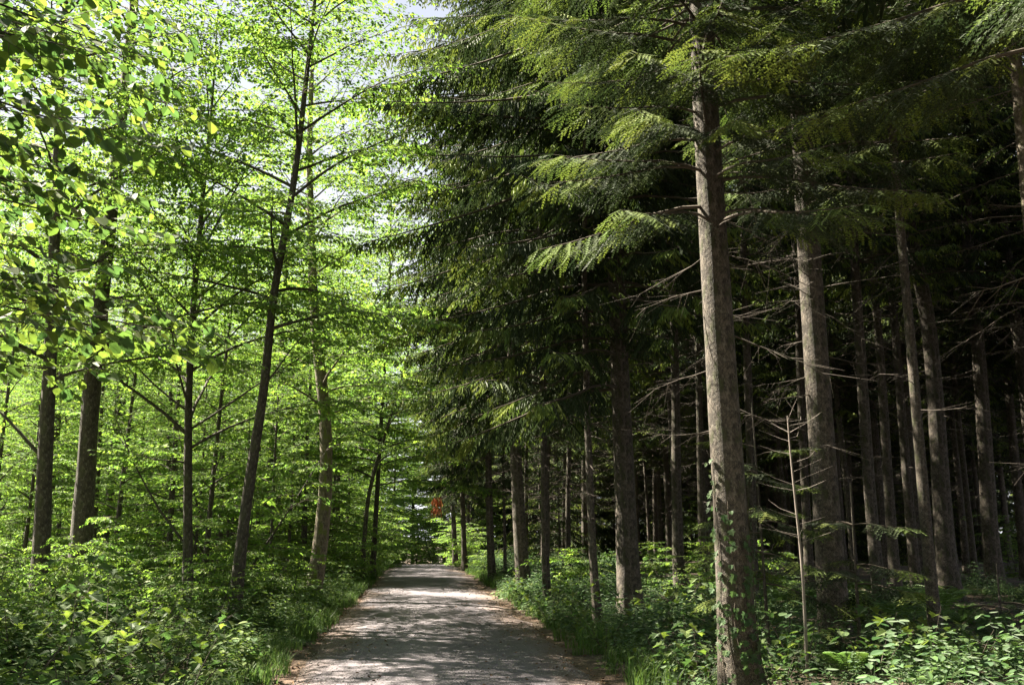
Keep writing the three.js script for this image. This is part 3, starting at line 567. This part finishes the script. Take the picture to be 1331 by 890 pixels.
{   // the wood goes on far behind: masses of foliage that nobody could tell apart
  const r = rngOf(781), far = (name, label, src, spots) => { const g = src.children.find((c) => c.name === 'crown'), m = new THREE.InstancedMesh(g.geometry, g.material, spots.length), o = new THREE.Object3D(); spots.forEach(([x, z, s, t], i) => { o.position.set(x, groundY(x, z), z); o.rotation.set(0, t, 0); o.scale.set(s, s * 1.15, s); o.updateMatrix(); m.setMatrixAt(i, o.matrix); }); m.name = name; m.userData = { kind: 'stuff', label, category: 'wood' }; scene.add(m); };
  const a = [], b = [];
  for (let k = 0; k < 1600; k++) { const z = -20 - r() * 140, x = -75 + r() * 170, dp = depthOf(x, z); if (dp < 58 || dp > 125 || !inFrame(x, z, 250)) continue; if (x < 3 + (-z - 75) * 0.12) { if ((dp > 76 || x < -9) && a.length < 130) a.push([x, z, 1.0 + 0.4 * r(), r() * 6.28]); } else if (dp > 80 && b.length < 130) b.push([x, z, 1.3 + 1.2 * r(), r() * 6.28]); }
  far('far_broadleaf_wood', 'distant pale green broadleaf wood closing off the view between trunks', broadKinds[0], a);
  far('far_spruce_wood', 'distant dark spruce wood closing off the view between trunks', youngKinds[0], b);
}

// ------------------------------------------------------------------ saplings with large lobed leaves near the camera: every leaf a piece of its own
const leafTints = [[0.085, 0.155, 0.028], [0.120, 0.195, 0.028], [0.060, 0.120, 0.028], [0.150, 0.215, 0.030]];
const bigLeaves = [];
leafTints.forEach((c, k) => { for (const sh of [MAPLE, OVAL]) { const a = new Acc(false, true); leaf(a, V(0, 0, 0), V(0, 0, 1), UPV, 1, sh === MAPLE ? 1.0 : 0.78, c, sh, 0.2 + 0.08 * k, 0.1 + 0.06 * k); bigLeaves.push(a.build()); } });
const basis = new THREE.Matrix4(), bx = V(), bz = V(), by = V();
function leafMesh(parent, p, d, n, s, geometry) {
  bz.copy(d).normalize(); bx.crossVectors(n, bz).normalize(); by.crossVectors(bz, bx);
  const m = part('leaf', geometry, M.leaf, parent); m.position.copy(p); m.quaternion.setFromRotationMatrix(basis.makeBasis(bx, by, bz)); m.scale.setScalar(s); return m;
}
function sapling(parent, r, H, stems, nodes, size, shapeAt) {
  for (let k = 0; k < stems; k++) {
    const az = k * 2.4 + r() * 2, lean = stems === 1 ? 0.1 : 0.25 + 0.4 * r(), L = H * (0.7 + 0.35 * r()), pts = limbPath(r, V(Math.cos(az) * 0.05, -0.05, Math.sin(az) * 0.05), V(Math.cos(az) * lean, 1, Math.sin(az) * lean).normalize(), L, -0.2), a = new Acc(true, false);
    tube(a, pts, pts.map((_, i) => 0.008 * (1 - 0.75 * i / 7)), 5);
    const stalks = [];
    for (let j = 0; j < nodes; j++) {
      const t = 0.25 + 0.75 * (j + r() * 0.5) / nodes, a2 = j * 1.62 + k, p = at(pts, t);
      for (const side of [0, Math.PI]) {
        const d = V(Math.cos(a2 + side), 0.25 + 0.3 * (r() - 0.5), Math.sin(a2 + side)).normalize(), q = p.clone().addScaledVector(d, (0.06 + 0.16 * r()) * (1.2 - t));
        tube(a, [p, q], [0.003, 0.0015], 3); d.y = -0.1 - 0.4 * r(); d.normalize();
        stalks.push([q, d, V((r() - 0.5) * 0.6, 1, (r() - 0.5) * 0.6).normalize(), size * (0.7 + 0.6 * r())]);
      }
    }
    const stem = part('stem', a.build(), M.twig, parent);
    for (const [q, d, n, s] of stalks) leafMesh(stem, q, d, n, s, bigLeaves[Math.floor(r() * 4) * 2 + shapeAt]);
  }
}
const saplingKinds = [[801, 1.0, 5, 5, 0.12, 0], [802, 0.75, 5, 4, 0.10, 1], [803, 1.4, 3, 7, 0.13, 0]].map(([seed, ...a]) => { const t = new THREE.Group(); sapling(t, rngOf(seed), ...a); return t; });
{
  const r = rngOf(851), names = ['maple_sapling', 'hazel_sapling', 'maple_sapling'];
  const left = [[30, 9.5, 0], [95, 9, 2], [150, 10, 0], [215, 10.5, 0], [60, 11.5, 2], [130, 12.5, 2], [190, 12, 1], [245, 12, 1], [20, 13, 0], [10, 8, 1], [90, 7.6, 1], [170, 8.4, 1], [235, 9, 1]];
  for (const [px, dp, i] of left) { const p = pix(px, 850, dp); put(copyOf(saplingKinds[i], names[i], ['knee high maple sapling in the thicket below the dark broadleaf trunks', 'low oval leaved sapling in the thicket beside the grass verge', 'hip high maple sapling in the thicket below the dark broadleaf trunks'][i], 'sapling', 'saplings of the thicket under the broadleaf trees'), p.x, p.z, r() * 6.28, 0.9 + 0.35 * r()); }
  const right = [[860, 11, 1], [905, 10.2, 0], [1010, 9.6, 1], [1040, 10.6, 1], [1130, 10, 1], [1190, 10.2, 0], [1255, 9.8, 1], [1310, 10.5, 1], [720, 17.5, 0], [745, 15.5, 2], [700, 21, 2], [670, 24, 0], [790, 13.5, 1], [850, 15, 0], [960, 12.5, 0], [885, 17, 2], [1180, 13.5, 1]];
  for (const [px, dp, i] of right) { const p = pix(px, 850, dp); put(copyOf(saplingKinds[i], names[i], ['knee high maple sapling among weeds at the foot of the spruces', 'low oval leaved sapling among weeds at the foot of the spruces', 'hip high maple sapling on the verge below the spruces'][i], 'sapling', 'saplings along the foot of the spruces'), p.x, p.z, r() * 6.28, 0.8 + 0.35 * r()); }
}
{
  const r = rngOf(861);   // low bushes that join the thicket to the trees
  for (const [px, dp, i, s] of [[-10, 13, 3, 0.62], [70, 14.5, 1, 0.5], [150, 15, 3, 0.6], [205, 14, 3, 0.5], [275, 15.5, 1, 0.42], [340, 19, 3, 0.5], [375, 22, 1, 0.5], [30, 11, 3, 0.4], [265, 19.5, 3, 0.7], [120, 17, 1, 0.6]]) { const p = pix(px, 800, dp); put(copyOf(shrubKinds[i], 'low_bush', ['', 'low rounded bush between the thicket saplings and the broadleaf trunks', '', 'low spreading bush between the thicket saplings and the broadleaf trunks'][i], 'bush', 'low bushes at the foot of the broadleaf trunks'), p.x, p.z, r() * 6.28, s); }
}
{   // pale dead sapling and a young fir in front of the thick spruces
  const r = rngOf(871), d = 10.2, t = thing('dead_sapling', 'thin pale bare dead sapling in front of the thick spruce trunk', 'sapling'), b = pix(1050, 880, d); b.y = groundY(b.x, b.z);
  const pts = [[1050, 880], [1043, 740], [1033, 640], [1027, 580], [1024, 540]].map(([x, y]) => pix(x, y, d).sub(b)); pts[0].set(0, -0.05, 0);
  const a = new Acc(true, false); tube(a, new THREE.CatmullRomCurve3(pts).getSpacedPoints(14), Array.from({ length: 15 }, (_, i) => 0.021 * (1 - 0.6 * i / 14)), 8);
  const w = new Acc(true, false);
  for (let k = 0; k < 22; k++) { const az = r() * 6.28, q = at(pts, 0.3 + 0.68 * r()), e = V(Math.cos(az), 0.15 + 0.3 * r(), Math.sin(az)).normalize(), m = q.clone().addScaledVector(e, 0.12 + 0.15 * r()), f = e.clone().add(V(r() - 0.5, r() * 0.3, r() - 0.5)).normalize(); tube(w, [q, m, m.clone().addScaledVector(f, 0.1 + 0.2 * r())], [0.003, 0.002, 0.0008], 3); }
  part('stem', a.build(), M.paleStem, t); part('twigs', w.build(), M.paleStem, t, 'stuff'); t.position.copy(b);
  const small = (px, py, dp, H, label, seed2, reach = 0.8) => { const rr = rngOf(seed2), f = thing('young_fir', label, 'tree'), p = pix(px, py, dp); conifer(f, rr, straightSpine(rr, H, 0.02), { r0: 0.022, green: H * 0.3, reach, sides: 7, dead: 0, whorl: 0.3, perWhorl: 3, shootStep: 0.09, twigletStep: 0.05, shootWidth: 0.03, shootMax: 0.24, teeth: 3, droop: 0.15 }); put(f, p.x, p.z); };
  small(1000, 850, 11.5, 3.1, 'slender young fir with pale green sprays beside the ivy clad trunk', 872, 0.55);
  small(1300, 790, 17, 1.0, 'small sunlit young fir on the floor at the foot of the broad spruces', 873, 1.3);
  small(1118, 850, 10.9, 2.1, 'young fir with flat sprays in front of the thick sunlit trunk', 874, 0.45);
}

{   // ivy climbing the base of the thickest trunk
  const r = rngOf(891), t = thing('ivy', 'ivy with small leaves climbing the sunlit base of the thickest spruce', 'ivy'), pos = ivyHost.children[0].geometry.attributes.position, nor = ivyHost.children[0].geometry.attributes.normal, vine = new Acc(true, false), spots = [];
  for (let k = 0; k < 9; k++) {
    let j = Math.floor(r() * 29), pts = [];
    for (let i = 0; i < 4 + Math.floor(r() * 5); i++) {   // rings of the trunk are 0.4 m apart
      j = (j + Math.floor(r() * 3) - 1 + 29) % 29; const o = i * 29 + j, p = V(pos.getX(o), pos.getY(o), pos.getZ(o)), n = V(nor.getX(o), nor.getY(o), nor.getZ(o)); p.addScaledVector(n, 0.008); pts.push(p);
      if (i) for (let q = 0; q < 7; q++) { const a = pts[i - 1].clone().lerp(p, r()).addScaledVector(n, 0.01 + 0.02 * r()); a.x += (r() - 0.5) * 0.08; a.y += (r() - 0.5) * 0.12; spots.push([a.addScaledVector(n, 0.01), n, 0.035 + 0.04 * r()]); }
    }
    tube(vine, new THREE.CatmullRomCurve3(pts).getSpacedPoints(pts.length * 3), Array.from({ length: pts.length * 3 + 1 }, () => 0.004), 4);
  }
  part('vine', vine.build(), M.twig, t);
  const a = new Acc(false, true); for (const [p, n, s] of spots) leaf(a, p, V(r() - 0.5, -0.7, r() - 0.5).addScaledVector(n, 0.35).normalize(), n, s, s * 0.95, jitter(r, [0.05, 0.095, 0.03], 0.3), MAPLE, 0.2, 0.2);
  part('foliage', a.build(), M.herb, t, 'stuff'); t.position.copy(ivyHost.position);
}

// ------------------------------------------------------------------ broadleaf tree whose branches hang into the picture close by
{
  const r = rngOf(901), t = thing('broadleaf_tree', 'broadleaf tree reaching into view with large round leaves on overhanging branches', 'tree'), bx0 = -5.4, bz0 = -3.6;
  const base = V(bx0, groundY(bx0, bz0), bz0), spine = straightSpine(r, 13, 0.01), tr = trunkGeometry(spine, 0.15, r, 14);
  part('trunk', tr.g, M.broadBark, t);
  const twigs = new Acc(true, false), leaves = new Acc(false, true), list = [];
  const targets = [[205, 20, 6.4], [175, 70, 5.6], [195, 130, 6.2], [150, 180, 5.2], [120, 235, 5.6], [165, 300, 6.4], [215, 430, 6.6], [120, 380, 5.2], [60, 330, 4.8], [40, 150, 4.6], [90, 60, 4.8], [50, 250, 5.4], [150, 430, 6], [30, 420, 5], [110, -40, 5.6], [20, 30, 5.2], [60, 480, 5.6], [100, 120, 6.4], [30, 200, 6.2]];
  for (const [px, py, dp] of targets) {
    const q = pix(px, py, dp).sub(base), s = at(spine, clamp((q.y - 0.7 - 0.5 * r()) / 13, 0.05, 0.9)), m = s.clone().lerp(q, 0.5); m.y += 0.35 + 0.2 * r(); m.x += (r() - 0.5) * 0.5; m.z += (r() - 0.5) * 0.5;
    const pts = new THREE.CatmullRomCurve3([s, m, q]).getSpacedPoints(9), L = s.distanceTo(q), a = new Acc(true, false);
    tube(a, pts, pts.map((_, i) => 0.024 * (1 - 0.88 * i / 9)), 6);
    const limb = part('limb', a.build(), M.broadBark, t);
    leafSprays({ subStep: 0.17, subLen: 0.85, twigStep: 0.13, twigLen: 0.24, leafStep: 0.06, leafSize: 0.085, twigScale: 0.5, fineTwigs: true, colours: LEAVES, density: 0.9, emit: (p, d, n, z) => list.push([p, d, n, z, limb]) }, r, pts, L, leaves, twigs, 0.4);
  }
  for (const e of list) { const w = e[0].clone().add(base), ndc = w.clone().project(camera); e[5] = Math.abs(ndc.x) < 1 && Math.abs(ndc.y) < 1 && ndc.z < 1 ? w.distanceTo(camera.position) : 99; }
  list.sort((a, b) => a[5] - b[5]);
  list.forEach(([p, d, n, s, limb], k) => {
    if (k < 300) leafMesh(limb, p, d, n, s, bigLeaves[Math.floor(r() * 4) * 2 + 1]);
    else leaf(leaves, p, d, n, s, s * 0.78, jitter(r, leafTints[Math.floor(r() * 4)], 0.15), OVAL, 0.15 + 0.3 * r(), 0.2 * r());
  });
  part('twigs', twigs.build(), M.twig, t, 'stuff'); part('crown', leaves.build(), M.leaf, t, 'stuff'); t.position.copy(base);
  console.log('overhang leaves', list.length);
}

// ------------------------------------------------------------------ ground cover, grass, fallen leaves, loose gravel: nobody could count them
function weedPatch(r, H, stems, size, shape, tints) {
  const a = new Acc(false, true);
  for (let k = 0; k < stems; k++) {
    const az = r() * 6.28, rad = 0.22 * Math.sqrt(r()), x = Math.cos(az) * rad, z = Math.sin(az) * rad, h = H * (0.5 + 0.6 * r()), lx = (r() - 0.5) * 0.5, lz = (r() - 0.5) * 0.5, col = tints[Math.floor(r() * tints.length)], w = 0.004;
    const i = a.count; a.v(x - w, -0.03, z, col); a.v(x + w, -0.03, z, col); a.v(x + lx * h, h, z + lz * h, col); a.i.push(i, i + 1, i + 2);
    const n = 3 + Math.floor(r() * 3);
    for (let j = 0; j < n; j++) for (const s of [0, Math.PI]) {
      const t = 0.3 + 0.7 * (j + 0.5) / n, a2 = j * 1.57 + s + az, p = V(x + lx * h * t, h * t, z + lz * h * t), d = V(Math.cos(a2), 0.1 - 0.45 * r(), Math.sin(a2)).normalize(), L = size * (0.6 + 0.7 * r()) * (1.15 - 0.4 * t);
      leaf(a, p.addScaledVector(d, 0.02), d, V((r() - 0.5) * 0.6, 1, (r() - 0.5) * 0.6).normalize(), L, L * 0.6, jitter(r, col, 0.2), shape, 0.3 * r(), 0.25 * r());
    }
  }
  return a.build();
}
function grassTuft(r, H, blades, tints) {
  const a = new Acc(false, true);
  for (let k = 0; k < blades; k++) {
    const az = r() * 6.28, rad = 0.14 * Math.sqrt(r()), x = Math.cos(az) * rad, z = Math.sin(az) * rad, h = H * (0.5 + 0.6 * r()), b = (0.2 + 0.5 * r()) * h, a2 = r() * 6.28, dx = Math.cos(a2), dz = Math.sin(a2), w = 0.004 + 0.003 * r(), c = jitter(r, tints[Math.floor(r() * tints.length)], 0.25), i = a.count;
    a.v(x - dz * w, -0.02, z + dx * w, c); a.v(x + dz * w, -0.02, z - dx * w, c);
    a.v(x - dz * w * 0.8 + dx * b * 0.3, h * 0.6, z + dx * w * 0.8 + dz * b * 0.3, c); a.v(x + dz * w * 0.8 + dx * b * 0.3, h * 0.6, z - dx * w * 0.8 + dz * b * 0.3, c);
    a.v(x + dx * b, h * (0.85 + 0.15 * r()), z + dz * b, c);
    a.i.push(i, i + 1, i + 2, i + 1, i + 3, i + 2, i + 2, i + 3, i + 4);
  }
  return a.build();
}
function scatter(name, label, category, geometries, material, spots) {   // spots: [x, y, z, turn, scale, tilt]
  geometries.forEach((g, k) => {
    const mine = spots.filter((_, i) => i % geometries.length === k), m = new THREE.InstancedMesh(g, material, mine.length), o = new THREE.Object3D();
    mine.forEach(([x, y, z, turn, s, tilt = 0, roll = 0], i) => { o.position.set(x, y, z); o.rotation.set(tilt, turn, roll, 'YXZ'); o.scale.setScalar(s); o.updateMatrix(); m.setMatrixAt(i, o.matrix); });
    m.name = numbered(name); m.userData = { label, category, kind: 'stuff' }; scene.add(m);
  });
}
const HERB_L = [[0.085, 0.155, 0.028], [0.125, 0.19, 0.03], [0.06, 0.12, 0.03], [0.1, 0.165, 0.03]], HERB_R = [[0.065, 0.13, 0.036], [0.1, 0.17, 0.036], [0.05, 0.105, 0.034], [0.08, 0.15, 0.036]], GRASS = [[0.095, 0.17, 0.032], [0.12, 0.19, 0.04], [0.07, 0.14, 0.03]];
{
  const r = rngOf(1001), L = [], Rr = [], low = [], gr = [];
  const sow = (list, x0, x1, z0, z1, perM2, keep, s0, s1) => { const n = Math.abs((x1 - x0) * (z1 - z0)) * perM2; for (let k = 0; k < n; k++) { const x = lerp(x0, x1, r()), z = lerp(z0, z1, r()); if (!inFrame(x, z, 90) || depthOf(x, z) < 5.5) continue; if (!keep(x, z)) continue; const tall = 0.6 + 0.65 * smooth(0.3, 0.7, fbm(x * 0.7, z * 0.7, 640, 3)); list.push([x, groundY(x, z), z, r() * 6.28, lerp(s0, s1, r()) * tall, (r() - 0.5) * 0.35]); } };
  const clumps = (x, z, s, lo = 0.35, hi = 0.6) => r() < smooth(lo, hi, fbm(x * 0.55, z * 0.55, s, 3));
  sow(L, -9, -1.75, -6, -24, 11, (x, z) => x < -1.75 - 0.3 * r(), 0.5, 1.1);
  sow(L, -22, -1.9, -24, -62, 3.2, () => true, 0.8, 1.5);
  sow(Rr, 2.5, 6.5, -6, -30, 10, (x, z) => clumps(x, z, 501, 0.2, 0.5), 0.5, 1.15);
  sow(Rr, 6.5, 16, -7, -40, 4, (x, z) => clumps(x, z, 502, 0.46, 0.64), 0.5, 1.1);
  sow(Rr, 2.6, 8, -30, -62, 4, (x, z) => clumps(x, z, 503, 0.25, 0.5), 0.8, 1.4);
  sow(L, -8, 9, -73, -104, 1.6, () => true, 1.6, 2.8);
  sow(low, -10, -1.7, -6, -30, 9, () => true, 0.7, 1.3);
  sow(low, 2.3, 16, -6, -30, 6, (x, z) => clumps(x, z, 504, 0.35, 0.55), 0.7, 1.3);
  sow(gr, -2.7, -1.45, -6, -60, 22, (x) => r() < smooth(-1.4, -1.85, x) * (0.35 + 0.65 * smooth(-2.9, -2, x)), 0.6, 1.2);
  sow(gr, 2.1, 3.2, -6, -60, 16, (x) => r() < smooth(2.1, 2.6, x) * 0.8, 0.5, 1.0);
  scatter('weed_cover', 'knee high leafy weeds and nettles under the broadleaf trees', 'weeds', [weedPatch(r, 0.5, 8, 0.095, LANCE, HERB_L), weedPatch(r, 0.62, 6, 0.11, OVAL, HERB_L), weedPatch(r, 0.42, 9, 0.08, LANCE, HERB_L)], M.herb, L);
  scatter('bramble_cover', 'leafy weeds and brambles at the foot of the spruces', 'weeds', [weedPatch(r, 0.48, 10, 0.078, OVAL, HERB_R), weedPatch(r, 0.4, 10, 0.075, LANCE, HERB_R), weedPatch(r, 0.56, 8, 0.088, OVAL, HERB_R)], M.herb, Rr);
  scatter('ground_cover', 'low creeping leaves covering the forest floor', 'ground cover', [weedPatch(r, 0.16, 9, 0.075, OVAL, HERB_R), weedPatch(r, 0.2, 8, 0.07, OVAL, HERB_L)], M.herb, low);
  scatter('grass', 'fresh green grass along the edges of the gravel road', 'grass', [grassTuft(r, 0.34, 30, GRASS), grassTuft(r, 0.26, 34, GRASS)], M.herb, gr);
  // ferns: arching fronds with paired leaflets
  const fern = (n, H) => { const a = new Acc(false, true); for (let k = 0; k < n; k++) { const az = k * 2.4 + r(), c = jitter(r, [0.09, 0.165, 0.03], 0.25), d = V(Math.cos(az) * 0.45, 1, Math.sin(az) * 0.45).normalize(), p = V(0, -0.03, 0), m = 16; for (let i = 0; i < m; i++) { p.addScaledVector(d, H / m); d.y -= 0.11; d.normalize(); const w = 0.16 * H / 0.7 * Math.sin(Math.PI * clamp((i + 2) / (m + 2), 0, 1)) + 0.01, side = V().crossVectors(d, UPV).normalize(); if (i > 2) for (const sg of [1, -1]) leaf(a, p, side.clone().multiplyScalar(sg).addScaledVector(d, 0.35).normalize(), V(0, 1, 0).addScaledVector(d, -d.y).normalize(), w, 0.04, c, LANCE, 0.1, 0.2); } } return a.build(); };
  const fr = []; sow(fr, -8, -2.6, -8, -26, 0.5, () => true, 0.7, 1.2); sow(fr, 3.4, 12, -8, -26, 0.45, () => true, 0.6, 1.1);
  scatter('fern_cover', 'arching ferns scattered among the weeds on both sides', 'ferns', [fern(9, 0.8), fern(7, 0.65)], M.herb, fr);
  // thin dry stalks and fallen twigs
  const stick = (L) => { const a = new Acc(true, true), d = V(1, 0.15, 0); tube(a, limbPath(r, V(0, 0.03, 0), d.normalize(), L, 0, 5), [0.008, 0.007, 0.006, 0.005, 0.004, 0.002], 4, [0.12, 0.088, 0.062]); tube(a, [V(L * 0.4, 0.05, 0), V(L * 0.6, 0.14, L * 0.2)], [0.004, 0.002], 3, [0.12, 0.088, 0.062]); return a.build(); };
  const st = []; sow(st, 3.5, 16, -7, -30, 0.9, () => true, 0.5, 1.3); sow(st, -7, -1.8, -7, -20, 0.5, () => true, 0.4, 1);
  scatter('fallen_twigs', 'dry fallen twigs lying about on the forest floor', 'twigs', [stick(1.2), stick(0.7)], M.litter, st);
  // fallen leaves
  const fallen = [], dry = [[0.17, 0.10, 0.055], [0.22, 0.14, 0.08], [0.11, 0.07, 0.045]].map((c, k) => { const a = new Acc(false, true); leaf(a, V(0, 0.006, 0), V(0, 0, 1), UPV, 0.06, 0.04, c, OVAL, 0.5, 0.2 + 0.1 * k); return a.build(); });
  for (let k = 0; k < 4200; k++) {
    const onRoad = r() < 0.25, side = r() < 0.45, x = onRoad ? (side ? ROAD_L + Math.pow(r(), 2.2) * 1.2 : ROAD_R - Math.pow(r(), 2.2) * 1.4) : (side ? ROAD_L - r() * 2 : ROAD_R + r() * 11), z = -6 - 26 * r();
    if (!inFrame(x, z)) continue;
    const mid = ((x - ROAD_L) / (ROAD_R - ROAD_L) - 0.5) * 2; fallen.push([x, onRoad ? 0.018 + 0.035 * (1 - mid * mid) : groundY(x, z) + 0.012, z, r() * 6.28, (onRoad ? 0.35 : 0.6) + 0.6 * r(), (r() - 0.5) * 0.6, (r() - 0.5) * 0.6]);
  }
  scatter('fallen_leaves', 'dry brown fallen leaves along the road edges and floor', 'leaves', dry, M.litter, fallen);
  const stones = [], pebble = [[0.22, 0.2, 0.2], [0.32, 0.3, 0.29], [0.15, 0.135, 0.135]].map((c, k) => { const g = new THREE.IcosahedronGeometry(0.012, 0), p = g.attributes.position; for (let i = 0; i < p.count; i++) { const h = hash2(Math.round(p.getX(i) * 9e3), Math.round(p.getY(i) * 9e3 + p.getZ(i) * 31e3), k + 5); p.setXYZ(i, p.getX(i) * (0.8 + 0.5 * h), p.getY(i) * 0.6, p.getZ(i) * (0.8 + 0.4 * h)); } g.computeVertexNormals(); g.setAttribute('color', new THREE.BufferAttribute(new Float32Array(p.count * 3).map((_, i) => c[i % 3]), 3)); return g; });
  for (let k = 0; k < 9000; k++) { const x = lerp(ROAD_L + 0.1, ROAD_R - 0.1, r()), z = -7.5 - 18 * r() * r(), mid = ((x - ROAD_L) / (ROAD_R - ROAD_L) - 0.5) * 2; stones.push([x, 0.012 + 0.035 * (1 - mid * mid), z, r() * 6.28, 0.4 + 0.9 * r() * r(), r() * 3]); }
  scatter('gravel', 'loose pebbles lying on the gravel road', 'gravel', pebble, M.litter, stones);
  console.log('weeds', L.length, Rr.length, low.length, gr.length, fallen.length);
}
console.log('triangles', Math.round(triangles));
shade(scene);
renderer.render(scene, camera);
